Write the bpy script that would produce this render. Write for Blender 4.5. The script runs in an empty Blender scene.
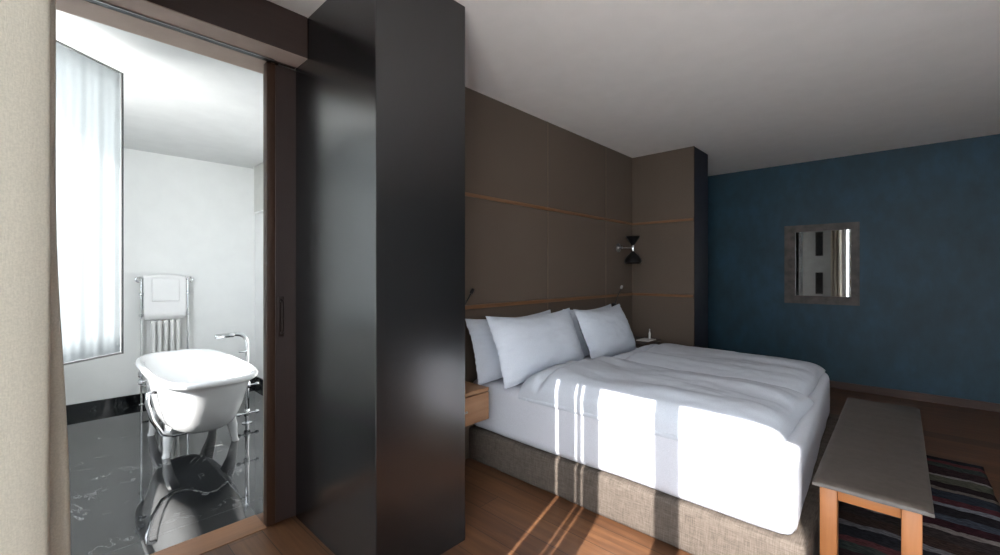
import bpy, bmesh, math, random
from mathutils import Vector, Matrix, noise
random.seed(7)
sc = bpy.context.scene
C = sc.collection
PI = math.pi

# ------------------------------------------------------------------ materials
def new_mat(name):
    m = bpy.data.materials.new(name); m.use_nodes = True
    nt = m.node_tree
    b = nt.nodes['Principled BSDF']
    return m, nt, b

def lin(r, g, b):
    f = lambda c: (c/255/12.92) if c/255 <= .04045 else ((c/255+.055)/1.055)**2.4
    return (f(r), f(g), f(b), 1)

def coords(nt, scale=(1, 1, 1), rot=(0, 0, 0)):
    tc = nt.nodes.new('ShaderNodeTexCoord'); mp = nt.nodes.new('ShaderNodeMapping')
    mp.inputs['Scale'].default_value = scale; mp.inputs['Rotation'].default_value = rot
    nt.links.new(tc.outputs['Object'], mp.inputs['Vector'])
    return mp.outputs['Vector']

def noise_node(nt, vec, scale, detail=4, rough=.55, dist=0):
    n = nt.nodes.new('ShaderNodeTexNoise')
    n.inputs['Scale'].default_value = scale; n.inputs['Detail'].default_value = detail
    n.inputs['Roughness'].default_value = rough; n.inputs['Distortion'].default_value = dist
    nt.links.new(vec, n.inputs['Vector'])
    return n.outputs['Fac']

def ramp(nt, fac, stops):
    r = nt.nodes.new('ShaderNodeValToRGB')
    e = r.color_ramp.elements
    while len(e) > 1: e.remove(e[-1])
    e[0].position, e[0].color = stops[0]
    for p, c in stops[1:]:
        k = e.new(p); k.color = c
    nt.links.new(fac, r.inputs['Fac'])
    return r.outputs['Color']

def bump(nt, b, fac, strength=.2, dist=.01):
    n = nt.nodes.new('ShaderNodeBump')
    n.inputs['Strength'].default_value = strength; n.inputs['Distance'].default_value = dist
    nt.links.new(fac, n.inputs['Height']); nt.links.new(n.outputs['Normal'], b.inputs['Normal'])

def mat_noise(name, c1, c2, scale=20, rough=.6, stretch=(1, 1, 1), bumps=.1, metal=0, spec=.5, detail=4, p=(.35, .65), bd=.005):
    m, nt, b = new_mat(name)
    f = noise_node(nt, coords(nt, stretch), scale, detail)
    nt.links.new(ramp(nt, f, [(p[0], c1), (p[1], c2)]), b.inputs['Base Color'])
    b.inputs['Roughness'].default_value = rough; b.inputs['Metallic'].default_value = metal
    b.inputs['Specular IOR Level'].default_value = spec
    if bumps: bump(nt, b, f, bumps, bd)
    return m

def mat_weave(name, c1, c2, sx, rough=.9, bumps=.3):
    """two crossing thread directions over a mottled base colour"""
    m, nt, b = new_mat(name)
    fa = noise_node(nt, coords(nt, (sx, sx*.06, sx*.06)), 1, 2)
    fb = noise_node(nt, coords(nt, (sx*.06, sx*.06, sx)), 1, 2)
    a = nt.nodes.new('ShaderNodeMath'); a.operation = 'ADD'
    nt.links.new(fa, a.inputs[0]); nt.links.new(fb, a.inputs[1])
    h = nt.nodes.new('ShaderNodeMath'); h.operation = 'MULTIPLY'; h.inputs[1].default_value = .5
    nt.links.new(a.outputs[0], h.inputs[0])
    nt.links.new(ramp(nt, h.outputs[0], [(.36, c1), (.64, c2)]), b.inputs['Base Color'])
    b.inputs['Roughness'].default_value = rough
    b.inputs['Specular IOR Level'].default_value = .2
    bump(nt, b, h.outputs[0], bumps, .003)
    return m

def mat_planks():
    m, nt, b = new_mat('oak_planks')
    v = coords(nt)
    br = nt.nodes.new('ShaderNodeTexBrick')
    br.offset = .37; br.inputs['Scale'].default_value = 1
    br.inputs['Brick Width'].default_value = 1.7; br.inputs['Row Height'].default_value = .15
    br.inputs['Mortar Size'].default_value = .0018; br.inputs['Mortar Smooth'].default_value = .3
    br.inputs['Color1'].default_value = (0, 0, 0, 1); br.inputs['Color2'].default_value = (1, 1, 1, 1)
    br.inputs['Mortar'].default_value = (.5, .5, .5, 1)
    nt.links.new(v, br.inputs['Vector'])
    g = noise_node(nt, coords(nt, (1.2, 22, 1)), 1.6, 6, .62, .6)
    mix = nt.nodes.new('ShaderNodeMix'); mix.data_type = 'FLOAT'
    mix.inputs[0].default_value = .3
    nt.links.new(g, mix.inputs[2])
    sep = nt.nodes.new('ShaderNodeSeparateColor'); nt.links.new(br.outputs['Color'], sep.inputs[0])
    nt.links.new(sep.outputs[0], mix.inputs[3])
    col = ramp(nt, mix.outputs[0], [(.25, lin(70, 45, 30)), (.5, lin(97, 65, 43)), (.75, lin(122, 85, 56))])
    mm = nt.nodes.new('ShaderNodeMix'); mm.data_type = 'RGBA'
    nt.links.new(br.outputs['Fac'], mm.inputs[0]); nt.links.new(col, mm.inputs[6])
    mm.inputs[7].default_value = lin(36, 23, 16)
    nt.links.new(mm.outputs[2], b.inputs['Base Color'])
    b.inputs['Roughness'].default_value = .42
    bump(nt, b, g, .05, .002)
    return m

def mat_wood(name, c1, c2, axis='Y', rough=.45):
    m, nt, b = new_mat(name)
    st = {'X': (1.5, 30, 30), 'Y': (30, 1.5, 30), 'Z': (30, 30, 1.5)}[axis]
    g = noise_node(nt, coords(nt, st), 1, 5, .6, .5)
    nt.links.new(ramp(nt, g, [(.3, c1), (.7, c2)]), b.inputs['Base Color'])
    b.inputs['Roughness'].default_value = rough
    bump(nt, b, g, .05, .002)
    return m

def mat_marble(name, tile=True):
    m, nt, b = new_mat(name)
    v = coords(nt, (1, 1.7, 1), (0, 0, .5))
    w = noise_node(nt, v, 1.9, 9, .62, 1.1)
    def vein(fac, c, wd):
        s = nt.nodes.new('ShaderNodeMath'); s.operation = 'SUBTRACT'; s.inputs[1].default_value = c
        nt.links.new(fac, s.inputs[0])
        a = nt.nodes.new('ShaderNodeMath'); a.operation = 'ABSOLUTE'; nt.links.new(s.outputs[0], a.inputs[0])
        k = nt.nodes.new('ShaderNodeMapRange'); k.inputs[1].default_value = 0; k.inputs[2].default_value = wd
        k.inputs[3].default_value = 1; k.inputs[4].default_value = 0
        nt.links.new(a.outputs[0], k.inputs[0]); return k.outputs[0]
    v1 = vein(w, .5, .006)
    msk = noise_node(nt, coords(nt), 2.3, 2)
    mk = nt.nodes.new('ShaderNodeMapRange'); mk.inputs[1].default_value = .5; mk.inputs[2].default_value = .68
    nt.links.new(msk, mk.inputs[0])
    mu = nt.nodes.new('ShaderNodeMath'); mu.operation = 'MULTIPLY'
    nt.links.new(v1, mu.inputs[0]); nt.links.new(mk.outputs[0], mu.inputs[1])
    base = ramp(nt, noise_node(nt, coords(nt), 5, 5), [(.35, lin(14, 15, 17)), (.7, lin(34, 36, 38))])
    mm = nt.nodes.new('ShaderNodeMix'); mm.data_type = 'RGBA'
    nt.links.new(mu.outputs[0], mm.inputs[0]); nt.links.new(base, mm.inputs[6]); mm.inputs[7].default_value = lin(170, 172, 172)
    out = mm.outputs[2]
    if tile:
        br = nt.nodes.new('ShaderNodeTexBrick'); br.offset = 0
        br.inputs['Scale'].default_value = 1; br.inputs['Brick Width'].default_value = .8; br.inputs['Row Height'].default_value = .8
        br.inputs['Mortar Size'].default_value = .002
        mp = nt.nodes.new('ShaderNodeMapping'); mp.inputs['Location'].default_value = (.28, .02, 0)
        tc = nt.nodes.new('ShaderNodeTexCoord'); nt.links.new(tc.outputs['Object'], mp.inputs['Vector'])
        nt.links.new(mp.outputs['Vector'], br.inputs['Vector'])
        m2 = nt.nodes.new('ShaderNodeMix'); m2.data_type = 'RGBA'
        nt.links.new(br.outputs['Fac'], m2.inputs[0]); nt.links.new(out, m2.inputs[6]); m2.inputs[7].default_value = lin(75, 77, 80)
        out = m2.outputs[2]
    nt.links.new(out, b.inputs['Base Color'])
    b.inputs['Roughness'].default_value = .035
    b.inputs['IOR'].default_value = 1.75
    return m

def mat_plaster_blue():
    m, nt, b = new_mat('blue_plaster')
    a = noise_node(nt, coords(nt, (1, 1, 1)), 1.3, 6, .6, .4)
    c = noise_node(nt, coords(nt, (3, 1, 1.6)), 3.5, 6, .65)
    x = nt.nodes.new('ShaderNodeMix'); x.data_type = 'FLOAT'; x.inputs[0].default_value = .45
    nt.links.new(a, x.inputs[2]); nt.links.new(c, x.inputs[3])
    nt.links.new(ramp(nt, x.outputs[0], [(.3, lin(5, 39, 51)), (.5, lin(9, 50, 66)), (.7, lin(15, 62, 84))]), b.inputs['Base Color'])
    b.inputs['Roughness'].default_value = .6
    bump(nt, b, c, .08, .004)
    return m

def mat_rug():
    m, nt, b = new_mat('striped_rug_wool')
    # stripes run along X; the colour changes along Y, frayed by a fine noise
    tc = nt.nodes.new('ShaderNodeTexCoord'); sp = nt.nodes.new('ShaderNodeSeparateXYZ')
    nt.links.new(tc.outputs['Object'], sp.inputs[0])
    wob = noise_node(nt, coords(nt, (2, 1, 1)), 3, 3)
    wv = nt.nodes.new('ShaderNodeMath'); wv.operation = 'MULTIPLY_ADD'; wv.inputs[1].default_value = .09
    nt.links.new(wob, wv.inputs[0]); nt.links.new(sp.outputs['Y'], wv.inputs[2])
    mr = nt.nodes.new('ShaderNodeMath'); mr.operation = 'MULTIPLY'; mr.inputs[1].default_value = 1/1.5
    nt.links.new(wv.outputs[0], mr.inputs[0])
    fr = nt.nodes.new('ShaderNodeMath'); fr.operation = 'FRACT'; nt.links.new(mr.outputs[0], fr.inputs[0])
    cols = [lin(62, 54, 54), lin(140, 132, 128), lin(60, 34, 40), lin(72, 80, 92), lin(44, 40, 44), lin(128, 132, 140), lin(88, 48, 54),
            lin(52, 58, 68), lin(116, 110, 104), lin(48, 38, 40), lin(92, 92, 80), lin(150, 146, 144), lin(60, 44, 48), lin(64, 74, 70), lin(104, 60, 62),
            lin(48, 48, 54), lin(120, 120, 124), lin(66, 52, 48)]
    wid = [.07, .025, .06, .05, .075, .03, .045, .08, .028, .06, .07, .022, .09, .05, .04, .07, .03, .065]
    t = sum(wid); pos = 0; stops = []
    for k, wd in enumerate(wid):
        stops.append((pos/t, cols[k])); pos += wd
    col = ramp(nt, fr.outputs[0], stops)
    col.node.color_ramp.interpolation = 'CONSTANT'
    f = noise_node(nt, coords(nt, (40, 160, 40)), 1, 3)
    mm = nt.nodes.new('ShaderNodeMix'); mm.data_type = 'RGBA'; mm.blend_type = 'MULTIPLY'; mm.inputs[0].default_value = .8
    nt.links.new(col, mm.inputs[6]); nt.links.new(ramp(nt, f, [(.3, (.08, .08, .08, 1)), (.68, (1, 1, 1, 1))]), mm.inputs[7])
    nt.links.new(mm.outputs[2], b.inputs['Base Color'])
    b.inputs['Roughness'].default_value = 1; b.inputs['Specular IOR Level'].default_value = .05
    bump(nt, b, f, .5, .006)
    return m

def mat_cloth(name, col, transl=.0, transp=0.0, scale=300):
    m, nt, b = new_mat(name)
    f = noise_node(nt, coords(nt), scale, 2)
    c2 = tuple(min(1, x*1.06) for x in col[:3])+(1,)
    cr = ramp(nt, f, [(.35, tuple(x*.93 for x in col[:3])+(1,)), (.65, c2)])
    nt.links.new(cr, b.inputs['Base Color'])
    b.inputs['Roughness'].default_value = .95; b.inputs['Specular IOR Level'].default_value = .1
    bump(nt, b, f, .08, .001)
    out = nt.nodes['Material Output']; sh = b.outputs[0]
    if transl:
        tr = nt.nodes.new('ShaderNodeBsdfTranslucent'); nt.links.new(cr, tr.inputs['Color'])
        mx = nt.nodes.new('ShaderNodeMixShader'); mx.inputs[0].default_value = transl
        nt.links.new(sh, mx.inputs[1]); nt.links.new(tr.outputs[0], mx.inputs[2]); sh = mx.outputs[0]
    if transp:
        tp = nt.nodes.new('ShaderNodeBsdfTransparent')
        mx = nt.nodes.new('ShaderNodeMixShader'); mx.inputs[0].default_value = transp
        nt.links.new(sh, mx.inputs[1]); nt.links.new(tp.outputs[0], mx.inputs[2]); sh = mx.outputs[0]
    nt.links.new(sh, out.inputs['Surface'])
    return m

M = dict(
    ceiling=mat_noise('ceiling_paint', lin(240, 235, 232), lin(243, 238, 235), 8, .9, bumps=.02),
    white_wall=mat_noise('white_plaster', lin(233, 234, 233), lin(236, 237, 236), 6, .8, bumps=.02),
    grey_wall=mat_noise('grey_plaster', lin(176, 178, 178), lin(184, 186, 186), 6, .85, bumps=.02),
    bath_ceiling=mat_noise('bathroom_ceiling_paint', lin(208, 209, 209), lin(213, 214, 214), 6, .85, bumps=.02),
    taupe=mat_noise('taupe_fabric_panel', lin(91, 79, 70), lin(97, 85, 75), 260, .85, bumps=.12, spec=.2, bd=.002),
    navy=mat_noise('navy_paint', lin(24, 27, 40), lin(28, 31, 45), 10, .6, bumps=.02),
    black=mat_noise('black_satin_panel', lin(15, 15, 17), lin(18, 18, 20), 1.2, .25, stretch=(40, 40, 1), bumps=.012, spec=1.0, bd=.002),
    darkwood=mat_wood('dark_brown_wood', lin(52, 38, 34), lin(60, 44, 39), 'Y', .5),
    darkwood_v=mat_wood('dark_brown_door', lin(52, 40, 38), lin(58, 45, 42), 'Z', .45),
    lipping=mat_wood('brown_lipping', lin(56, 35, 22), lin(68, 43, 27), 'Z', .5),
    soffit=mat_noise('taupe_soffit', lin(172, 152, 140), lin(180, 160, 148), 6, .7, bumps=.02),
    pale=mat_noise('pale_jamb_edge', lin(150, 146, 132), lin(160, 156, 142), 10, .5, bumps=.0),
    oaktrim=mat_wood('oak_trim', lin(108, 72, 45), lin(130, 90, 57), 'Y', .5),
    oaktrim_x=mat_wood('oak_trim_cross', lin(108, 72, 45), lin(130, 90, 57), 'X', .5),
    seam=mat_noise('seam_cord', lin(112, 97, 84), lin(120, 104, 90), 60, .8, bumps=.05),
    skirt=mat_wood('brown_skirting', lin(58, 37, 28), lin(72, 47, 36), 'X', .55),
    planks=mat_planks(), marble=mat_marble('black_marble_tiles'), marble_skirt=mat_marble('black_marble', False),
    blue=mat_plaster_blue(), rug=mat_rug(),
    sheet=mat_cloth('white_cotton_sheet', lin(200, 202, 210)),
    duvet=mat_cloth('white_duvet_cotton', lin(194, 199, 208)),
    pillow=mat_cloth('white_pillow_cotton', lin(200, 206, 216)),
    tweed=mat_weave('brown_grey_tweed', lin(74, 66, 60), lin(104, 95, 87), 340),
    leather=mat_noise('grey_leather', lin(76, 69, 63), lin(85, 77, 71), 40, .48, bumps=.08, detail=8),
    oak_leg=mat_wood('honey_oak', lin(156, 98, 54), lin(176, 114, 66), 'Z', .45),
    oak_rail=mat_wood('honey_oak_rail', lin(156, 98, 54), lin(176, 114, 66), 'X', .45),
    oak_side=mat_wood('nightstand_oak', lin(146, 108, 76), lin(164, 124, 90), 'Y', .45),
    wenge=mat_wood('dark_stand_wood', lin(60, 50, 46), lin(72, 60, 54), 'Y', .5),
    enamel=mat_noise('white_enamel', lin(222, 223, 224), lin(226, 227, 228), 3, .09, bumps=0),
    rad=mat_noise('white_radiator_enamel', lin(228, 228, 226), lin(232, 232, 230), 3, .25, bumps=0),
    chrome=mat_noise('chrome', lin(205, 207, 210), lin(215, 217, 220), 3, .06, bumps=0, metal=1),
    steel=mat_noise('brushed_steel', lin(170, 170, 172), lin(186, 186, 188), 3, .3, bumps=0, metal=1),
    blackmetal=mat_noise('black_lacquered_metal', lin(12, 12, 13), lin(17, 17, 18), 5, .3, bumps=0),
    bulb=mat_noise('frosted_bulb_glass', lin(150, 148, 140), lin(165, 163, 155), 5, .3, bumps=0),
    bronze=mat_noise('dark_bronze_pull', lin(52, 44, 42), lin(62, 52, 50), 20, .35, bumps=0, metal=.6),
    towel=mat_cloth('white_terry', lin(236, 236, 236), scale=500),
    curtain=None, sheer=mat_cloth('white_sheer_voile', lin(238, 240, 242), .6, .12, 500),
    sheer_thick=mat_cloth('white_casement_voile', lin(208, 211, 212), .62, 0, 500),
    sash=mat_noise('grey_white_sash_paint', lin(150, 150, 148), lin(160, 160, 158), 8, .5, bumps=0),
    sash_dark=mat_noise('dark_sash_gasket', lin(60, 60, 62), lin(68, 68, 70), 8, .5, bumps=0),
    greybox=mat_noise('pale_grey_panel', lin(198, 198, 194), lin(204, 204, 200), 6, .6, bumps=0),
    frame_old=mat_noise('weathered_frame_wood', lin(56, 50, 47), lin(80, 72, 67), 4, .6, stretch=(3, 1, 3), bumps=.3, bd=.004),
    mirror=mat_noise('silver_mirror', lin(210, 214, 214), lin(212, 216, 216), 2, .02, bumps=0, metal=1),
    print_dark=mat_noise('dark_print', lin(24, 24, 26), lin(32, 32, 34), 12, .5, bumps=0),
    paper=mat_noise('white_paper', lin(225, 225, 222), lin(232, 232, 230), 12, .8, bumps=0),
    ground=mat_noise('terrace_stone', lin(228, 225, 219), lin(236, 233, 227), 4, .9, bumps=.05),
)
# beige linen drape with a diagonal twill
def mat_twill():
    m = mat_cloth('beige_linen_drape', lin(206, 200, 186), .35, 0, 350)
    nt = m.node_tree; b = nt.nodes['Principled BSDF']
    f = noise_node(nt, coords(nt, (500, 500, 60), (.6, 0, 0)), 1, 2)
    bump(nt, b, f, .25, .002)
    return m
M['curtain'] = mat_twill()

# ------------------------------------------------------------------ mesh helpers
def add_box(bm, x0, x1, y0, y1, z0, z1):
    vs = [bm.verts.new(p) for p in ((x0, y0, z0), (x1, y0, z0), (x1, y1, z0), (x0, y1, z0), (x0, y0, z1), (x1, y0, z1), (x1, y1, z1), (x0, y1, z1))]
    for f in ((3, 2, 1, 0), (4, 5, 6, 7), (0, 1, 5, 4), (1, 2, 6, 5), (2, 3, 7, 6), (3, 0, 4, 7)):
        bm.faces.new([vs[i] for i in f])
    return vs

def box(x0, x1, y0, y1, z0, z1, bev=0, seg=2):
    bm = bmesh.new(); add_box(bm, x0, x1, y0, y1, z0, z1)
    if bev: bmesh.ops.bevel(bm, geom=list(bm.edges), offset=bev, segments=seg, profile=.5, affect='EDGES')
    return bm

def boxes(*bs):
    bm = bmesh.new()
    for b in bs: add_box(bm, *b)
    return bm

def add_tube(bm, path, r, n=12, cap=True):
    path = [Vector(p) for p in path]
    rs = r if isinstance(r, (list, tuple)) else [r]*len(path)
    up = None; rings = []
    for i, p in enumerate(path):
        t = (path[min(i+1, len(path)-1)]-path[max(i-1, 0)]).normalized()
        if up is None:
            up = t.orthogonal().normalized()
        up = (up-t*up.dot(t)).normalized(); sd = t.cross(up)
        rings.append([bm.verts.new(p+(up*math.cos(a)+sd*math.sin(a))*rs[i]) for a in [2*PI*k/n for k in range(n)]])
    for a, b in zip(rings, rings[1:]):
        for k in range(n): bm.faces.new((a[k], a[(k+1) % n], b[(k+1) % n], b[k]))
    if cap:
        bm.faces.new(rings[0][::-1]); bm.faces.new(rings[-1])
    return bm

def tube(path, r, n=12): return add_tube(bmesh.new(), path, r, n)

def arc(c, r, a0, a1, n, ax1, ax2):
    c, ax1, ax2 = Vector(c), Vector(ax1), Vector(ax2)
    return [c+ax1*r*math.cos(a0+(a1-a0)*k/n)+ax2*r*math.sin(a0+(a1-a0)*k/n) for k in range(n+1)]

def lathe(bm, prof, loc=(0, 0, 0), axis=(0, 0, 1), n=24):
    """prof: (radius, height) pairs swept round the axis"""
    q = Vector((0, 0, 1)).rotation_difference(Vector(axis)); loc = Vector(loc); rings = []
    for r, z in prof:
        rings.append([bm.verts.new(loc+q @ Vector((max(r, 1e-4)*math.cos(2*PI*k/n), max(r, 1e-4)*math.sin(2*PI*k/n), z))) for k in range(n)])
    for a, b in zip(rings, rings[1:]):
        for k in range(n): bm.faces.new((a[k], a[(k+1) % n], b[(k+1) % n], b[k]))
    bm.faces.new(rings[0][::-1]); bm.faces.new(rings[-1])
    return bm

def obj(name, bm, mat, parent=None, smooth=True, angle=40):
    bmesh.ops.recalc_face_normals(bm, faces=list(bm.faces))
    me = bpy.data.meshes.new(name); bm.to_mesh(me); bm.free()
    o = bpy.data.objects.new(name, me); C.objects.link(o)
    me.materials.append(M[mat] if isinstance(mat, str) else mat)
    if smooth:
        for p in me.polygons: p.use_smooth = True
        b2 = bmesh.new(); b2.from_mesh(me)
        for e in b2.edges:
            if len(e.link_faces) == 2 and e.calc_face_angle(0) > math.radians(angle): e.smooth = False
        b2.to_mesh(me); b2.free()
    if parent:
        o.parent = parent
        o.matrix_parent_inverse = Matrix.Translation(-parent.location)
    return o

def thing(name, label, cat, loc=(0, 0, 0), group=None):
    o = bpy.data.objects.new(name, None); C.objects.link(o); o.location = loc; o.empty_display_size = .1
    o['label'] = label; o['category'] = cat
    if group: o['group'] = group
    return o

def tag(o, label, cat, group=None):
    o['label'] = label; o['category'] = cat
    if group: o['group'] = group
    return o

def struct(name, bm, mat, parent=None, smooth=False):
    o = obj(name, bm, mat, parent, smooth)
    if not parent: o['kind'] = 'structure'
    return o

# ------------------------------------------------------------------ dimensions (metres)
H = 2.592            # bedroom ceiling
BH = 2.52            # bathroom ceiling
YF = -.30            # inner face of the window wall
YB = 6.09            # blue wall
XH = -2.208          # padded headboard wall
YR = 4.54            # return partition
XW = -5.55           # bathroom end wall

# ------------------------------------------------------------------ the setting
struct('floor', box(-2.52, 3.3, YF-.1, 6.2, -.1, 0), 'planks')
struct('floor_bathroom', box(XW-.1, -2.52, YF-.1, 1.82, -.1, 0), 'marble')
struct('trim_threshold', box(-2.52, -2.352, -.1, .775, -.05, .003), mat_wood('oak_threshold', lin(128, 90, 62), lin(152, 108, 76), 'Y', .5))
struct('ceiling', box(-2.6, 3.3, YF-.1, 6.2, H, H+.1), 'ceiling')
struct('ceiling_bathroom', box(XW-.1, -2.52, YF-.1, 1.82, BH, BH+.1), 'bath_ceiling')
struct('wall_far', box(-2.6, 3.3, YB, 6.25, 0, H), 'blue')
struct('baseboard_far', box(-1.6, 3.3, YB-.02, YB, 0, .078, .003), 'skirt')
struct('wall_right', box(3.2, 3.35, YF-.1, YB, 0, H), 'grey_wall')
struct('wall_left', box(-2.35, XH, 1.41, 6.1, 0, H), 'taupe')
struct('wall_partition', box(XH, -1.54, YR+.02, 4.977, 0, H), 'navy')
struct('wall_partition_panel', box(XH, -1.54, YR, YR+.02, 0, H), 'taupe')
# the tall dark column beside the bathroom door
o = struct('wall_column', box(-2.345, -1.543, .915, 1.40, 0, H, .002, 1), 'black')
o['label'] = 'tall glossy black column between the bathroom doorway and the bed'
# oak rails and seams over the padded wall
struct('trim_1', box(XH, XH+.016, 1.41, YR, 1.832, 1.856, .003), 'oaktrim')
struct('trim_2', box(XH, XH+.022, 1.41, YR, 1.045, 1.071, .003), 'oaktrim')
struct('trim_3', box(XH, -1.542, YR-.016, YR, 1.832, 1.856, .003), 'oaktrim_x')
struct('trim_4', box(XH, -1.542, YR-.022, YR, 1.045, 1.071, .003), 'oaktrim_x')
struct('trim_5', boxes(*[(XH, XH+.003, y-.0028, y+.0028, a, b) for y in (2.955, 3.945) for a, b in ((0, 1.04), (1.075, 1.828), (1.86, H))]), 'seam')
# doorway to the bathroom
struct('wall_door', boxes((-2.52, -2.41, .835, 1.82, 0, H), (-2.52, -2.352, YF-.1, -.1, 0, 2.38)), 'white_wall')
struct('trim_door_head', box(-2.36, -2.19, YF, .913, 2.384, H-.001, .002), 'darkwood')
struct('trim_door_top', box(-2.53, -2.36, YF, .835, 2.384, H-.001), 'darkwood')
struct('trim_soffit', boxes((-2.324, -2.192, YF, .913, 2.380, 2.3841), (-2.53, -2.366, YF, .817, 2.380, 2.3841)), 'soffit')
tr = struct('trim_track', box(-2.366, -2.324, YF, .80, 2.381, 2.3842), 'blackmetal')  # flat black strip standing in for the shade inside the track slot
struct('track_lip', box(-2.323, -2.317, YF, .80, 2.374, 2.380), 'steel', tr)
struct('trim_jamb', box(-2.535, -2.40, .817, .835, 0, 2.38), 'pale')
d = struct('door_1', box(-2.398, -2.352, .815, 1.62, .006, 2.375, .002), 'darkwood_v')
obj('door_lipping', box(-2.398, -2.350, .774, .815, .006, 2.375, .003), 'lipping', d)
hb = bmesh.new(); add_tube(hb, [(-2.351, .843, .985), (-2.336, .843, .99), (-2.330, .843, 1.0), (-2.330, .843, 1.14), (-2.336, .843, 1.15), (-2.351, .843, 1.155)], .006, 10)
hd = obj('door_handle', hb, 'bronze', d)
obj('handle_plate', box(-2.353, -2.349, .828, .858, .965, 1.175, .002), 'bronze', hd)

# bathroom shell
struct('wall_bathroom_end', box(XW-.1, XW, YF-.1, 1.82, 0, BH), 'white_wall')
struct('wall_bathroom_side', box(XW, -2.52, 1.7, 1.82, 0, BH), 'white_wall')
struct('baseboard_bathroom', boxes((XW, XW+.015, YF, 1.7, 0, .09), (XW+.015, -2.53, 1.685, 1.7, 0, .09)), 'marble_skirt')

# window wall: bedroom French window x -0.97..0.34, bathroom windows x -3.72..-2.63 and -4.85..-3.62
WH = 2.44; BW = 2.39; SILL = .83
struct('wall_window', boxes(
    (.34, .48, YF-.15, YF, 0, H), (2.52, 3.3, YF-.15, YF, 0, H), (-.97, 2.52, YF-.15, YF, WH, H), (-2.52, -.97, YF-.15, YF, 0, H)), 'grey_wall')
struct('wall_bathroom_window', boxes(
    (-2.63, -2.52, YF-.15, YF, 0, BH), (-3.72, -2.63, YF-.15, YF, BW, BH), (-3.72, -2.63, YF-.15, YF, 0, SILL),
    (-5.66, -3.72, YF-.15, YF, 0, BH)), 'white_wall')
# frames of the French window, with unseen bars added to shape the sun streaks
struct('window_1', boxes((-.289, -.184, YF-.06, YF, 0, WH), (-.69, -.606, YF-.06, YF, 0, WH), (-.733, -.715, YF-.06, YF, 0, WH),
       (-.857, -.755, YF-.06, YF, 0, WH), (-.97, -.889, YF-.06, YF, 0, WH), (.32, .34, YF-.06, YF, 0, WH),
       (-.97, .34, YF-.058, YF-.002, WH-.03, WH)), 'sash')
# bathroom casement swung into the room, seen with its sheer
P0 = Vector((-2.635, -.29, 0)); P1 = Vector((-3.118, .29, 0)); sd = (P1-P0).normalized(); nn = Vector((sd.y, -sd.x, 0))
def sash_box(bm, a, b, z0, z1, t0, t1):
    vs = []
    for z in (z0, z1):
        for s, t in ((a, t0), (b, t0), (b, t1), (a, t1)):
            p = P0+sd*s+nn*t; vs.append(bm.verts.new((p.x, p.y, z)))
    for f in ((3, 2, 1, 0), (4, 5, 6, 7), (0, 1, 5, 4), (1, 2, 6, 5), (2, 3, 7, 6), (3, 0, 4, 7)): bm.faces.new([vs[i] for i in f])
L = (P1-P0).length; Z0, Z1 = .855, 2.395
bm = bmesh.new()
for a, b, z0, z1 in ((0, .02, Z0, Z1), (L-.006, L, Z0, Z1), (.02, L-.006, Z0, Z0+.009), (.02, L-.006, Z1-.007, Z1)): sash_box(bm, a, b, z0, z1, -.008, .008)
w2 = struct('window_2', bm, 'sash')
bm = bmesh.new(); sash_box(bm, L-.0005, L+.004, Z0, Z1, -.009, .009); obj('window_gasket', bm, 'sash_dark', w2, False)
def sheer(name, fn, z0, z1, length, folds, amp, n=160, nz=14):
    bm = bmesh.new(); rows = []
    for j in range(nz+1):
        z = z0+(z1-z0)*j/nz; row = []
        for i in range(n+1):
            s = length*i/n
            w = amp*(math.sin(2*PI*folds*i/n+.9*math.sin(i*.09))+.45*math.sin(2*PI*folds*2.3*i/n+1.7+.2*math.sin(z*2)))
            row.append(bm.verts.new(fn(s, w, z)))
        rows.append(row)
    for a, b in zip(rows, rows[1:]):
        for i in range(n): bm.faces.new((a[i], a[i+1], b[i+1], b[i]))
    return bm
o = obj('sheer_curtain', sheer('s', lambda s, w, z: tuple((P0+sd*(.022+s)+nn*w)[:2])+(z,), Z0+.010, Z1-.008, L-.030, 7, .002), 'sheer_thick')
o.modifiers.new('t', 'SOLIDIFY').thickness = .0008
tag(o, 'white sheer curtain with a diagonal sun edge on the open bathroom casement', 'curtain')
# unseen window added right of the camera; its drawn sheer supplies soft light
struct('added_window', boxes((.48, .54, YF-.1, YF-.04, 0, WH), (1.47, 1.53, YF-.1, YF-.04, 0, WH), (2.46, 2.52, YF-.1, YF-.04, 0, WH), (.54, 2.46, YF-.1, YF-.04, WH-.05, WH), (.54, 2.46, YF-.1, YF-.04, 0, .05)), 'sash')
o = obj('sheer_curtain', sheer('s', lambda s, w, z: (.42+s, YF+.05+w, z), .015, 2.57, 2.16, 27, .016, 240, 10), 'sheer')
o.modifiers.new('t', 'SOLIDIFY').thickness = .0008
tag(o, 'white sheer curtain drawn across an unseen window added beside the camera for soft light', 'curtain')

# ground outside
struct('ground', box(-9, 8, -14, YF-.15, -.25, -.05), 'ground')

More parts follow.
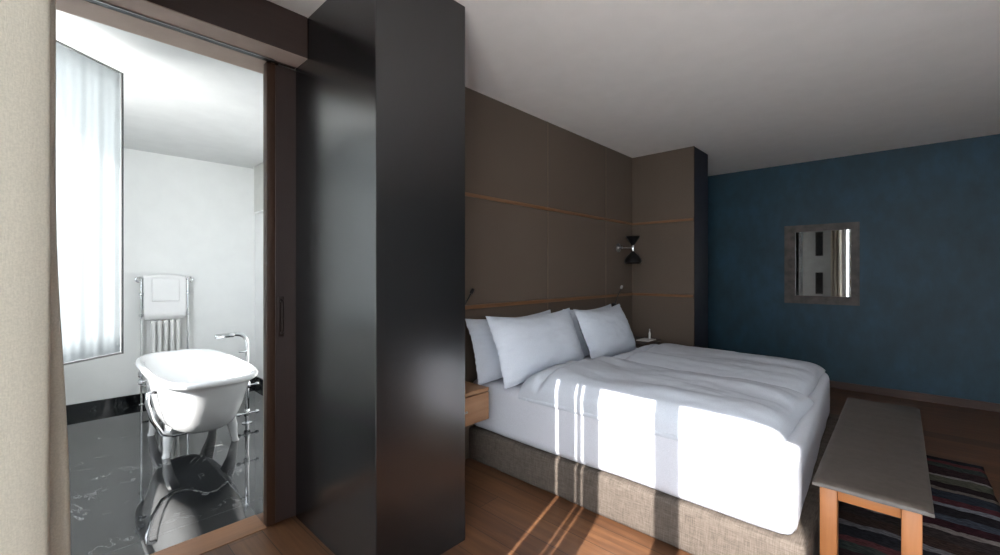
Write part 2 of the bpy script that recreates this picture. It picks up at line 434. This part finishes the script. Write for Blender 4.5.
# ------------------------------------------------------------------ beige drape at the left edge
def drape():
    n, nz = 90, 40
    bm = bmesh.new(); rows = []
    # plan of the gathered stack: folds running back and forth between the glass and the room
    pts = [(-.965, -.20), (-.972, -.05), (-.985, .0), (-1.0, .007), (-1.012, .0), (-1.018, -.06), (-1.02, -.19), (-1.028, -.205), (-1.036, -.19), (-1.04, -.06),
           (-1.05, .006), (-1.066, .014), (-1.08, .006), (-1.084, -.06), (-1.088, -.19), (-1.096, -.205), (-1.104, -.19), (-1.11, -.06), (-1.12, .0), (-1.134, .008), (-1.146, -.02), (-1.15, -.2)]
    P = [Vector(p) for p in pts]; m = len(P)-1
    def sp(t):
        i = min(int(t), m-1); f = t-i
        a, b, c, d = P[max(i-1, 0)], P[i], P[i+1], P[min(i+2, m)]
        return .5*((2*b)+(c-a)*f+(2*a-5*b+4*c-d)*f*f+(3*b-a-3*c+d)*f**3)
    for j in range(nz+1):
        z = .012+(2.57-.012)*j/nz; row = []
        k = 1-z/2.57
        for i in range(n*2+1):
            t = m*i/(n*2); p = sp(t)
            g = .5-.5*math.tanh((t-6.5)*.8)            # first fold
            x = p.x*(1+.0)+.006*math.sin(z*2.1+t*.7)
            fl = min(1, max(0, (1.45-z)/.62)); fl = fl*fl*(3-2*fl)
            y = p.y+(.017*fl if t > 6.5 else -.002*fl)+.0015*noise.noise((t*.7, z*1.4, 2.2))
            row.append(bm.verts.new((x, y, z)))
        rows.append(row)
    for a, b in zip(rows, rows[1:]):
        for i in range(n*2): bm.faces.new((a[i], a[i+1], b[i+1], b[i]))
    return bm
o = obj('curtain', drape(), 'curtain', angle=80)
o.modifiers.new('t', 'SOLIDIFY').thickness = .002
tag(o, 'beige linen floor length curtain gathered at the left edge before the bathroom doorway', 'curtain')

# ------------------------------------------------------------------ bed
bed = thing('bed', 'double bed on a brown tweed box base with white fitted sheet', 'bed', (-1.24, 3.03, 0))
def soft_box(x0, x1, y0, y1, z0, z1, bev, seg=5, cuts=10, amp=0, fs=4, seed=0):
    bm = box(x0, x1, y0, y1, z0, z1, bev, seg)
    if cuts:
        long = [e for e in bm.edges if e.calc_length() > .2]
        bmesh.ops.subdivide_edges(bm, edges=long, cuts=cuts, use_grid_fill=True)
    bmesh.ops.recalc_face_normals(bm, faces=list(bm.faces)); bm.normal_update()
    if amp:
        mv = [(v, v.co+v.normal*amp*noise.fractal(v.co*fs+Vector((seed, 0, 0)), 1, 2, 4)) for v in bm.verts]
        for v, c in mv: v.co = c
    return bm
obj('box_base', soft_box(XH+.003, -.262, 2.02, 4.04, .0, .222, .03, 4, 24, .003, 3), 'tweed', bed, angle=60)
ms = soft_box(XH+.006, -.30, 2.032, 4.028, .2225, .562, .055, 6, 40, .0045, 3.2, 5)
for v in ms.verts:
    if v.co.x > -1.0: v.co.x -= .085*(v.co.y-2.03)/2*(v.co.x+1.0)/.7
obj('mattress', ms, 'sheet', bed, angle=70)

def duvet(x0, x1, y0, y1, zb, th, seed, drop=0, headrise=0, nx=120, ny=64):
    """quilt cover: puffed top with long soft creases, near edge may hang over the mattress side"""
    bm = bmesh.new(); top = []; bot = []
    for i in range(nx+1):
        u = i/nx; rt = []; rb = []
        for j in range(ny+1):
            v = j/ny
            x = x0+(x1-x0)*u; y = y0+(y1-y0)*v
            # wavy outline
            ex = .02*noise.noise((seed, v*3.1, .3))*(1 if u > .5 else 1.6)
            ey = .014*noise.noise((u*3.3, seed, 1.3))
            x += ex*(abs(u-.5)*2)**3; y += ey*(abs(v-.5)*2)**3
            eu = 1-abs(2*u-1)**9; ev = 1-abs(2*v-1)**(3.2 if drop or v < .5 else 5)
            if v < .5 and drop: ev = 1-abs(2*v-1)**6.5
            e = max(0, eu)**.45*max(0, ev)**.5
            w = .5+.5*e
            long_f = noise.noise((u*1.1+seed, v*7.5+.9*noise.noise((u*2.3, seed, 0)), .2))
            fine = noise.fractal(Vector((u*7+seed, v*9, .5)), 1, 2.1, 4)
            crease = -abs(noise.noise((u*2.2+seed*3, v*5+1.2*u, 4.4)))
            t = th*e*(1+.13*long_f+.10*crease)+.007*fine*e + headrise*e*math.exp(-((u-.16)/.10)**2) - .055*e*math.exp(-((u-.105-.02*math.sin(v*5))/.020)**2)*(1 if drop else .6)
            t = max(t, .012 if 0 < i < nx and 0 < j < ny else 0)
            over = 0
            if drop and y < 2.075:
                over = drop*min(1, ((2.075-y)/.075))**1.6
            zbm = zb-over
            if drop and y > 2.032:
                dd = min(y-2.032, .055); zbm = max(zbm, .512+math.sqrt(max(0, .055**2-(.055-dd)**2)))
            if drop and j == 0: y += .036; zbm -= .004
            if drop and j == 1: y += .012
            rt.append(bm.verts.new((x, y, zbm+t+.004)))
            rb.append(bm.verts.new((x, y, zbm)) if 0 < i < nx and 0 < j < ny else rt[-1])
        top.append(rt); bot.append(rb)
    for i in range(nx):
        for j in range(ny):
            bm.faces.new((top[i][j], top[i+1][j], top[i+1][j+1], top[i][j+1]))
            q = []
            for vv in (bot[i][j+1], bot[i+1][j+1], bot[i+1][j], bot[i][j]):
                if vv not in q: q.append(vv)
            try: bm.faces.new(q)
            except ValueError: pass
    return bm
o = obj('duvet', duvet(-1.74, -.355, 1.993, 2.955, .566, .128, 3.1, .055, .025), 'duvet', angle=80)
tag(o, 'white duvet on the near half of the bed, crossed by a bright sun patch', 'duvet', 'duvets on the bed')
o = obj('duvet', duvet(-1.72, -.40, 2.965, 3.98, .566, .096, 8.7, 0, .01), 'duvet', angle=80)
tag(o, 'white duvet on the far half of the bed, all in shade', 'duvet', 'duvets on the bed')

def pillow(yc, wid, hgt, xb, zb, tilt, thick, seed, flange=.03, yaw=0, sag=.02, n=48):
    """standing pillow: width along Y, leaning back by tilt from vertical towards -X"""
    bm = bmesh.new(); front = []; back = []
    e1 = Vector((math.sin(yaw), math.cos(yaw), 0)); fw = Vector((math.cos(yaw), -math.sin(yaw), 0))
    up = Vector((0, 0, 1))*math.cos(tilt)-fw*math.sin(tilt); nr = fw*math.cos(tilt)+Vector((0, 0, 1))*math.sin(tilt)
    base = Vector((xb, yc, zb))
    for i in range(n+1):
        a = 2*i/n-1; rf = []; rb = []
        for j in range(n+1):
            b = 2*j/n-1
            # pincushion outline, pointed corners
            px = a*(1-.05*(1-b*b))*wid/2; pz = b*(1-.06*(1-a*a))*hgt/2
            fa = max(0, 1-(abs(a)/(1-flange*1.2))**3.2); fb = max(0, 1-(abs(b)/(1-flange*.8))**2.8)
            t = thick*(fa**.62)*(fb**.62)
            wr = noise.fractal(Vector((a*2.6+seed, b*2.2, seed)), 1, 2.1, 4)
            rad = noise.noise((math.atan2(b, a)*4+seed, 2.2, math.hypot(a, b)*1.3))
            edge = (1-(1-abs(a)**4)*(1-abs(b)**4))
            wv = .010*edge*noise.noise((b*9+seed, a*7, .4))
            tt = t*(1+.10*wr)+.004*rad*edge
            low = .10*thick*(1-b)                           # heavier at the bottom
            droop = -sag*(1-a*a)*max(0, b)
            p = base+e1*px+up*(pz+hgt/2+droop)+nr*wv
            on = i in (0, n) or j in (0, n)
            rf.append(bm.verts.new(p+nr*(tt*.5+low*(fa*fb)+.002)))
            rb.append(rf[-1] if on else bm.verts.new(p-nr*(tt*.5+.002)))
        front.append(rf); back.append(rb)
    for i in range(n):
        for j in range(n):
            bm.faces.new((front[i][j], front[i+1][j], front[i+1][j+1], front[i][j+1]))
            q = []
            for vv in (back[i][j+1], back[i+1][j+1], back[i+1][j], back[i][j]):
                if vv not in q: q.append(vv)
            try: bm.faces.new(q)
            except ValueError: pass
    return bm
G = 'white pillows leaning on the headboard wall'
for yc, wid, hgt, xb, zb, tilt, th, seed, yaw, lab in (
    (2.42, .94, .475, -1.78, .575, .375, .17, 1.3, .02, 'plump white front pillow on the near half of the bed'),
    (3.355, .84, .465, -1.77, .575, .40, .17, 5.1, -.03, 'plump white front pillow on the far half of the bed'),
    (2.40, .96, .445, -1.995, .567, .30, .12, 9.4, .0, 'white pillow behind the near front pillow, its left edge showing'),
    (3.48, .84, .44, -1.99, .567, .32, .12, 12.8, .0, 'white pillow behind the far front pillow, only its top corner showing')):
    tag(obj('pillow', pillow(yc, wid, hgt, xb, zb, tilt, th, seed, yaw=yaw), 'pillow', angle=75), lab, 'pillow', G)

# ------------------------------------------------------------------ nightstands
def nightstand(y0, y1, mat, label):
    xf = -1.875
    t = thing('nightstand', label, 'nightstand', (XH, (y0+y1)/2, .385), 'wall mounted nightstands')
    obj('top', box(XH+.001, xf, y0, y1, .562, .585, .003), mat, t)
    bm = boxes((XH+.001, xf-.012, y0, y0+.018, .385, .562), (XH+.001, xf-.012, y1-.018, y1, .385, .562), (XH+.001, xf-.012, y0+.018, y1-.018, .385, .40),
               (XH+.001, XH+.012, y0+.018, y1-.018, .40, .562))
    obj('body', bm, mat, t, False)
    dr = obj('drawer', box(xf-.02, xf, y0+.0, y1-.0, .387, .557, .003), mat, t)
    yc = (y0+y1)/2-.02
    obj('pull', tube([(xf-.001, yc-.06, .475), (xf+.014, yc-.055, .475), (xf+.016, yc, .475), (xf+.014, yc+.055, .475), (xf-.001, yc+.06, .475)], .005, 8), 'steel', dr)
    return t
nightstand(1.44, 1.90, 'oak_side', 'oak nightstand with a drawer at the near side of the bed')
nightstand(4.065, 4.525, 'wenge', 'dark nightstand at the far side of the bed under the wall lamp')
t = obj('notepad', box(-2.02, -1.89, 4.24, 4.44, .586, .596, .002), 'paper'); tag(t, 'white notepad lying on the dark far nightstand', 'notepad')
b = thing('bottle', 'slim white bottle standing on the far nightstand', 'bottle', (-1.94, 4.39, .597))
obj('bottle_body', lathe(bmesh.new(), [(.010, 0), (.012, .003), (.012, .06), (.007, .072), (.0055, .08)], (-1.94, 4.39, .597), n=16), 'paper', b)
obj('cap', lathe(bmesh.new(), [(.0065, 0), (.0065, .022), (.005, .025)], (-1.94, 4.39, .677), n=16), 'steel', b)

# ------------------------------------------------------------------ wall lamp
s = thing('wall_lamp', 'black double cone wall lamp with chrome collar above the far nightstand', 'wall lamp', (XH, 4.205, 1.563))
obj('wall_plate', lathe(bmesh.new(), [(.045, 0), (.045, .01), (.03, .014), (.012, .016), (.012, .05), (.006, .052)], (XH+.001, 4.205, 1.563), (1, 0, 0)), 'steel', s)
LX, LY = -2.08, 4.29
obj('arm', tube([(XH+.045, 4.205, 1.563), (-2.13, 4.24, 1.562), (LX, LY, 1.561)], .005, 10), 'steel', s)
obj('collar', lathe(bmesh.new(), [(.016, -.035), (.018, -.03), (.018, .03), (.016, .035)], (LX, LY, 1.557)), 'chrome', s)
obj('upper_shade', lathe(bmesh.new(), [(.018, 0), (.022, .01), (.075, .092), (.071, .092), (.018, .012), (.004, .008)], (LX, LY, 1.592), n=32), 'blackmetal', s)
lo = obj('lower_shade', lathe(bmesh.new(), [(.018, 0), (.028, -.016), (.062, -.045), (.086, -.085), (.09, -.112), (.078, -.128), (.075, -.125), (.084, -.109), (.08, -.086), (.055, -.046), (.004, -.02)], (LX, LY, 1.522), n=32), 'blackmetal', s)
obj('bulb', lathe(bmesh.new(), [(.008, 0), (.02, -.02), (.03, -.05), (.026, -.072), (.01, -.085)], (LX, LY, 1.502), n=20), 'bulb', lo)

# ------------------------------------------------------------------ reading lamps on flexible stems
def reading_lamp(y, flip, label, dz=0):
    t = thing('reading_lamp', label, 'reading lamp', (XH, y, .95+dz), 'flexible reading lamps by the bed')
    obj('base', box(XH+.001, XH+.04, y-.02, y+.02, .93+dz, 1.0+dz, .005), 'blackmetal', t)
    path = [(XH+.03, y, 1.0+dz), (XH+.045, y+flip*.012, 1.06+dz), (XH+.055, y+flip*.045, 1.11+dz), (XH+.06, y+flip*.07, 1.15+dz)]
    obj('stem', tube(path, .0055, 10), 'blackmetal', t)
    e = Vector(path[-1]); ax = (Vector(path[-1])-Vector(path[-2])).normalized()
    obj('lamp_head', lathe(bmesh.new(), [(.010, 0), (.013, .006), (.013, .032), (.011, .036)], e, ax, 16), 'steel' if flip > 0 and y > 3 else 'blackmetal', t)
reading_lamp(4.085, 1, 'thin black reading lamp with pale tip rising behind the far pillows', -.02)
reading_lamp(1.93, 1, 'small black reading lamp tip just right of the black column', .005)

# ------------------------------------------------------------------ bench
BZ = .47
be = thing('bench', 'long bench with grey leather top and honey oak legs at the bed foot', 'bench', (-.09, 2.9, 0))
def pad():
    x0, x1, y0, y1 = -.257, .084, 2.125, 3.70
    bm = bmesh.new(); nx, ny = 22, 70; rows = []
    for i in range(nx+1):
        u = i/nx; r = []
        for j in range(ny+1):
            v = j/ny
            x = x0+(x1-x0)*u; y = y0+(y1-y0)*v
            d = min(u, 1-u)*(x1-x0); e = min(v, 1-v)*(y1-y0)
            z = BZ-.004+.002*noise.noise((x*6, y*5, 0))+.0015*noise.noise((x*3, y*16, 4))
            if d < .012: z -= .006*(1-d/.012)**2
            if e < .012: z -= .006*(1-e/.012)**2
            r.append(bm.verts.new((x, y, z)))
        rows.append(r)
    for a, b in zip(rows, rows[1:]):
        for j in range(ny): bm.faces.new((a[j], b[j], b[j+1], a[j+1]))
    # hem turned down round the edge
    ring = [rows[0][j] for j in range(ny+1)]+[rows[i][ny] for i in range(1, nx+1)]+[rows[nx][j] for j in range(ny-1, -1, -1)]+[rows[i][0] for i in range(nx-1, 0, -1)]
    prev = ring
    for k, (out, dz) in enumerate(((.003, -.004), (.004, -.016), (-.003, -.019))):
        cur = []
        for v in prev:
            q = v.co.copy()
            dx = -1 if q.x < x0+.012 else (1 if q.x > x1-.012 else 0); dy = -1 if q.y < y0+.012 else (1 if q.y > y1-.012 else 0)
            base = BZ-.010
            o_ = (out if k == 0 else out-(.003, .004, -.003)[k-1])
            cur.append(bm.verts.new((q.x+dx*o_, q.y+dy*o_, base+dz+.002*noise.noise((q.x*9, q.y*9, 1)))))
        for i in range(len(prev)):
            a, b = prev[i], prev[(i+1) % len(prev)]; c, d_ = cur[(i+1) % len(cur)], cur[i]
            bm.faces.new((a, b, c, d_))
        prev = cur
    bm.faces.new(prev)
    return bm
obj('seat_pad', pad(), 'leather', be, angle=50)
LT = BZ-.0295
for lx in (-.239, .002):
    for ly in (2.15, 3.62): obj('leg', box(lx, lx+.056, ly, ly+.056, .0125, LT, .004), 'oak_leg', be)
for ly in (2.165, 3.635): obj('rail', box(-.183, .002, ly, ly+.022, LT-.05, LT, .002), 'oak_rail', be)
for lx in (-.222, .019): obj('rail', box(lx, lx+.022, 2.206, 3.62, LT-.05, LT, .002), mat_wood('honey_oak_long', lin(156, 98, 54), lin(176, 114, 66), 'Y', .45), be)

# ------------------------------------------------------------------ rug
def rug():
    x0, x1, y0, y1 = -.252, .403, .35, 4.29
    bm = bmesh.new(); nx, ny = 30, 150; R = []
    for i in range(nx+1):
        R.append([bm.verts.new((x0+(x1-x0)*i/nx+(.006*noise.noise((i, j*.21, 3)) if i in (0, nx) else 0), y0+(y1-y0)*j/ny,
                 .002 if i in (0, nx) or j in (0, ny) else .0105+.0015*noise.noise((i*.9, j*1.7, 0)))) for j in range(ny+1)])
    for a, b in zip(R, R[1:]):
        for j in range(ny): bm.faces.new((a[j], b[j], b[j+1], a[j+1]))
    bot = [R[0][0], R[0][ny], R[nx][ny], R[nx][0]]
    return bm
r = obj('rug', rug(), 'rug', angle=60); r.modifiers.new('t', 'SOLIDIFY').thickness = .0015; r.modifiers['t'].offset = -1
tag(r, 'dark multicoloured striped woven rug under the bench', 'rug')

# ------------------------------------------------------------------ mirror on the blue wall
mx0, mx1, mz0, mz1 = -1.013, -.325, .938, 1.853; fl, fr_, ft, fb = .108, .070, .078, .092
mi = thing('wall_mirror', 'square mirror in a weathered dark wood frame on the blue wall', 'mirror', (-.669, YB, 1.39))
bm = bmesh.new()
y0, y1 = YB-.032, YB-.001
def prism(bm, q, ya, yb):
    vs = [bm.verts.new((x, y, z)) for y in (ya, yb) for x, z in q]
    n = len(q)
    bm.faces.new(vs[:n]); bm.faces.new(vs[n:][::-1])
    for i in range(n): bm.faces.new((vs[i], vs[(i+1) % n], vs[n+(i+1) % n], vs[n+i]))
ix0, ix1, iz0, iz1 = mx0+fl, mx1-fr_, mz0+fb, mz1-ft
for q in (((mx0, mz0), (mx1, mz0), (ix1, iz0), (ix0, iz0)), ((mx0, mz1), (mx1, mz1), (ix1, iz1), (ix0, iz1)),
          ((mx0, mz0), (mx0, mz1), (ix0, iz1), (ix0, iz0)), ((mx1, mz0), (mx1, mz1), (ix1, iz1), (ix1, iz0))):
    prism(bm, q, y0, y1)
obj('frame', bm, 'frame_old', mi, False)
obj('mirror_glass', box(ix0-.005, ix1+.005, YB-.016, YB-.010, iz0-.005, iz1+.005), 'mirror', mi, False)

# the two narrow dark pictures that the mirror shows, on the pier beside the French window
for z0, z1, lab in ((1.69, 2.25, 'upper of two narrow dark pictures seen in the wall mirror'), (.80, 1.30, 'lower of two narrow dark pictures seen in the wall mirror')):
    t = thing('picture', lab, 'picture', (-1.39, YF, z0), 'narrow dark pictures beside the window')
    obj('frame', boxes((-1.46, -1.45, YF+.001, YF+.022, z0, z1), (-1.33, -1.32, YF+.001, YF+.022, z0, z1), (-1.45, -1.33, YF+.001, YF+.022, z0, z0+.01), (-1.45, -1.33, YF+.001, YF+.022, z1-.01, z1)), 'blackmetal', t, False)
    obj('print', box(-1.45, -1.33, YF+.001, YF+.012, z0+.01, z1-.01), 'print_dark', t, False)

# ------------------------------------------------------------------ bathtub
TX, TY = -3.89, .77; TLX, TLY = .77, .295; RZ = .615
tb = thing('bathtub', 'freestanding white bathtub on four tapered feet in the bathroom', 'bathtub', (TX, TY, 0))
def ring(bm, sx, sy, z, n=72, p=3.6, ox=0):
    vs = []
    for k in range(n):
        a = 2*PI*k/n; c, s_ = math.cos(a), math.sin(a)
        vs.append(bm.verts.new((TX+ox+.975*sx*math.copysign(abs(c)**(2/p), c), TY+.985*sy*math.copysign(abs(s_)**(2/p), s_), z)))
    return vs
bm = bmesh.new()
prof = [(.02, .01, .205, 2), (.38, .12, .207, 2.4), (.47, .175, .220, 2.6), (.53, .205, .25, 2.8), (.585, .226, .31, 3.0), (.64, .242, .39, 3.1), (.685, .255, .475, 3.2), (.72, .267, .55, 3.3),
        (.735, .272, .572, 3.4), (.765, .291, .578, 3.5), (.779, .304, .590, 3.6), (.781, .307, .604, 3.6), (.772, .298, .616, 3.6), (.752, .281, .620, 3.6), (.728, .262, .612, 3.5), (.715, .252, .59, 3.4),
        (.69, .242, .50, 3.2), (.645, .228, .41, 3.1), (.58, .208, .32, 2.9), (.50, .178, .265, 2.7), (.38, .12, .245, 2.4), (.02, .01, .24, 2)]
rings = [ring(bm, a, b, z, p=p) for a, b, z, p in prof]
for a, b in zip(rings, rings[1:]):
    for k in range(72): bm.faces.new((a[k], a[(k+1) % 72], b[(k+1) % 72], b[k]))
bm.faces.new(rings[0]); bm.faces.new(rings[-1])
obj('tub', bm, 'enamel', tb, angle=60)
def leg(sx, sy):
    bm = bmesh.new(); secs = []
    # out from the belly and down to a small splayed foot
    for (dx, dy, z, wx, wy) in ((-.03, -.06, .33, .095, .04), (-.01, -.035, .27, .092, .04), (.0, -.01, .20, .072, .036), (.008, .012, .13, .048, .030), (.014, .020, .06, .030, .023), (.02, .026, .02, .024, .02), (.026, .03, .008, .026, .022), (.026, .03, .0, .026, .022)):
        cx = TX+(.10+dx if sx > 0 else -.46-dx); cy = TY+.03+sy*(.185+dy)
        secs.append([bm.verts.new((cx+wx*a, cy+wy*b, z)) for a, b in ((-1, -.6), (-.6, -1), (.6, -1), (1, -.6), (1, .6), (.6, 1), (-.6, 1), (-1, .6))])
    for a, b in zip(secs, secs[1:]):
        for k in range(8): bm.faces.new((a[k], a[(k+1) % 8], b[(k+1) % 8], b[k]))
    bm.faces.new(secs[0]); bm.faces.new(secs[-1])
    return bm
for sx in (1, -1):
    for sy in (-1, 1): obj('leg', leg(sx, sy), 'enamel', tb, angle=60)
# overflow pipe and knobs on the long side
yl = TY-.30
px = TX+.30
obj('overflow_pipe', tube([(px-.05, yl+.045, .50), (px-.05, yl+.0, .495), (px-.04, yl-.005, .44), (px-.02, yl+.02, .32), (px-.005, yl+.07, .22), (px-.01, yl+.13, .195), (px-.012, yl+.20, .195), (px-.014, yl+.24, .215)], .014, 12), 'chrome', tb)
for k in range(2):
    kx, kz = TX-.16, .555-.055*k
    obj('overflow_knob', lathe(bmesh.new(), [(.008, 0), (.008, .03), (.02, .032), (.022, .045), (.014, .052)], (kx, yl+.05, kz), (0, -1, 0), 16), 'chrome', tb)

# ------------------------------------------------------------------ floor standing tap
FX, FY = -4.12, 1.20
fa = thing('bath_tap', 'tall chrome floor standing tap curving over the bathtub rim', 'tap', (FX, FY, 0))
pth = [(FX, FY, .0), (FX, FY, .35), (FX, FY, .69)]+arc((FX, FY-.085, .69), .085, 0, PI/2, 8, (0, 1, 0), (0, 0, 1))[1:]+[(FX, FY-.15, .773)]
obj('riser', tube(pth, .016, 14), 'chrome', fa)
obj('spout', lathe(bmesh.new(), [(.018, 0), (.02, .005), (.02, .13), (.017, .135)], (FX, FY-.10, .774), (0, -1, -.03), 16), 'chrome', fa)
for z in (.30, .06):
    v = obj('valve', lathe(bmesh.new(), [(.02, 0), (.026, .01), (.026, .05), (.02, .06)], (FX, FY, z), n=16), 'chrome', fa)
    vb = bmesh.new(); add_tube(vb, [(FX+.02, FY-.07, z+.03), (FX+.02, FY+.07, z+.03)], .007, 10)
    for e in (-1, 1): lathe(vb, [(.012, -.014), (.016, 0), (.012, .014)], (FX+.02, FY+e*.07, z+.03), (0, 1, 0), 12)
    obj('cross_handle', vb, 'chrome', v)
obj('floor_flange', lathe(bmesh.new(), [(.04, 0), (.04, .006), (.02, .012)], (FX, FY, 0), n=20), 'chrome', fa)
obj('hand_bar', tube([(FX+.016, FY, .62), (FX+.03, FY-.07, .625)], .006, 8), 'chrome', fa)

# ------------------------------------------------------------------ towel radiator and towel
RX = -5.46
K = 1.066
ra = thing('towel_radiator', 'chrome towel rail with white column radiator on the bathroom wall', 'towel radiator', (RX, .84, 0))
for y, e in ((.656, -1), (1.032, 1)):
    obj('post', tube([(RX, y, 0), (RX, y, .6), (RX, y, 1.231)]+arc((RX, y+e*.022, 1.231), .022, PI if e > 0 else 0, (PI-1.6*PI) if e > 0 else 1.6*PI, 14, (0, 1, 0), (0, 0, 1))[1:], .010, 12), 'chrome', ra)
    for z in (.875, 1.087):
        obj('joint', lathe(bmesh.new(), [(.012, -.016), (.019, -.008), (.019, .008), (.012, .016)], (RX, y, z), n=16), 'chrome', ra)
    obj('wall_bracket', tube([(XW+.001, y, 1.087), (RX, y, 1.087)], .008, 10), 'chrome', ra)
    obj('post_foot', lathe(bmesh.new(), [(.03, 0), (.03, .005), (.012, .012)], (RX, y, 0), n=16), 'chrome', ra)
for z in (1.231, 1.087, .875, .18): obj('cross_bar', tube([(RX, .656, z), (RX, 1.032, z)], .010, 12), 'chrome', ra)
for k in range(5):
    y = .746+k*.05
    bm = bmesh.new()
    for xo in (-.028, .028): add_tube(bm, [(RX+xo, y, .22), (RX+xo, y, .80)], .015, 12)
    add_tube(bm, [(RX-.035, y, .22), (RX+.035, y, .22)], .019, 12); add_tube(bm, [(RX-.035, y, .80), (RX+.035, y, .80)], .019, 12)
    obj('fin', bm, 'rad', ra)
def towel():
    prof = [(RX-.02, .95), (RX-.022, 1.1), (RX-.02, 1.22)]+[(RX+.022*math.cos(a), 1.238+.028*math.sin(a)) for a in [PI-PI*k/8 for k in range(9)]]+[(RX+.028, 1.18), (RX+.032, 1.1), (RX+.034, 1.0), (RX+.036, .90), (RX+.036, .832)]
    bm = bmesh.new(); rows = []; n = 30
    for i in range(n+1):
        v = i/n; y = .668+.345*v
        rows.append([bm.verts.new((x+.004*noise.noise((y*14, z*6, 2)), y+.003*noise.noise((z*5, v, 1)), z+.02*math.sin(PI*v)*(1 if z > 1.2 else 0))) for x, z in prof])
    for a, b in zip(rows, rows[1:]):
        for k in range(len(prof)-1): bm.faces.new((a[k], a[k+1], b[k+1], b[k]))
    return bm
tw = thing('towel', 'white bath towel folded over the chrome towel radiator', 'towel', (RX, .84, .832))
t1 = obj('towel_cloth', towel(), 'towel', tw, angle=75); t1.modifiers.new('t', 'SOLIDIFY').thickness = .010
t2 = obj('folded_flap', soft_box(RX+.040, RX+.054, .73, .955, 1.01, 1.24, .006, 3, 6, .002, 8), 'towel', tw)

# small grey panel up in the far corner
p = thing('access_panel', 'pale grey panel high on the bathroom side wall beside the doorway', 'panel', (-5.2, 1.7, 2.2))
obj('panel_body', box(-5.42, -5.0, 1.65, 1.699, 1.99, 2.515, .004), 'greybox', p)
obj('panel_rim', boxes((-5.43, -5.42, 1.645, 1.699, 1.98, 2.518), (-5.42, -5.0, 1.647, 1.699, 1.978, 1.988)), 'white_wall', p, False)

# ------------------------------------------------------------------ light
w = bpy.data.worlds.new('sky'); sc.world = w; w.use_nodes = True
bg = w.node_tree.nodes['Background']
bg.inputs['Color'].default_value = (.88, .94, 1.0, 1); bg.inputs['Strength'].default_value = 10.0
sun = bpy.data.lights.new('sun', 'SUN'); sun.energy = 12; sun.angle = .006; sun.color = (1, .965, .92)
so = bpy.data.objects.new('sun', sun); C.objects.link(so)
EL = math.atan(.685); hd_ = Vector((-.245, 1, 0)).normalized()
so.rotation_euler = Vector((hd_.x*math.cos(EL), hd_.y*math.cos(EL), -math.sin(EL))).to_track_quat('-Z', 'Y').to_euler()
so.location = (2, -4, 5)
for nm, x0, x1, z0, z1 in (('bedroom', -.97, .34, 0, WH), ('bedroom_b', .54, 2.46, .05, WH-.05), ('bath', -3.72, -2.63, SILL, BW)):
    l = bpy.data.lights.new('portal_'+nm, 'AREA'); l.shape = 'RECTANGLE'; l.size = x1-x0; l.size_y = z1-z0; l.cycles.is_portal = True
    lo_ = bpy.data.objects.new('portal_'+nm, l); C.objects.link(lo_); lo_.location = ((x0+x1)/2, YF-.12, (z0+z1)/2)
    lo_.rotation_euler = (PI/2, 0, 0)

# ------------------------------------------------------------------ camera
cam = bpy.data.cameras.new('camera'); cam.sensor_width = 36; cam.lens = 36*427.3/1000; cam.shift_y = -.005; cam.clip_start = .02
co = bpy.data.objects.new('camera', cam); C.objects.link(co)
co.location = (0, 0, 1.3); co.rotation_euler = (PI/2, 0, math.radians(43.14))
sc.camera = co

sc.view_settings.view_transform = 'Standard'; sc.view_settings.look = 'None'; sc.view_settings.gamma = 1
sc.view_settings.use_curve_mapping = False; sc.view_settings.exposure = 0.3
cy = sc.cycles
cy.use_denoising = True; cy.max_bounces = 12; cy.diffuse_bounces = 8; cy.glossy_bounces = 6; cy.transparent_max_bounces = 12
cy.sample_clamp_indirect = 8; cy.caustics_reflective = False; cy.caustics_refractive = False
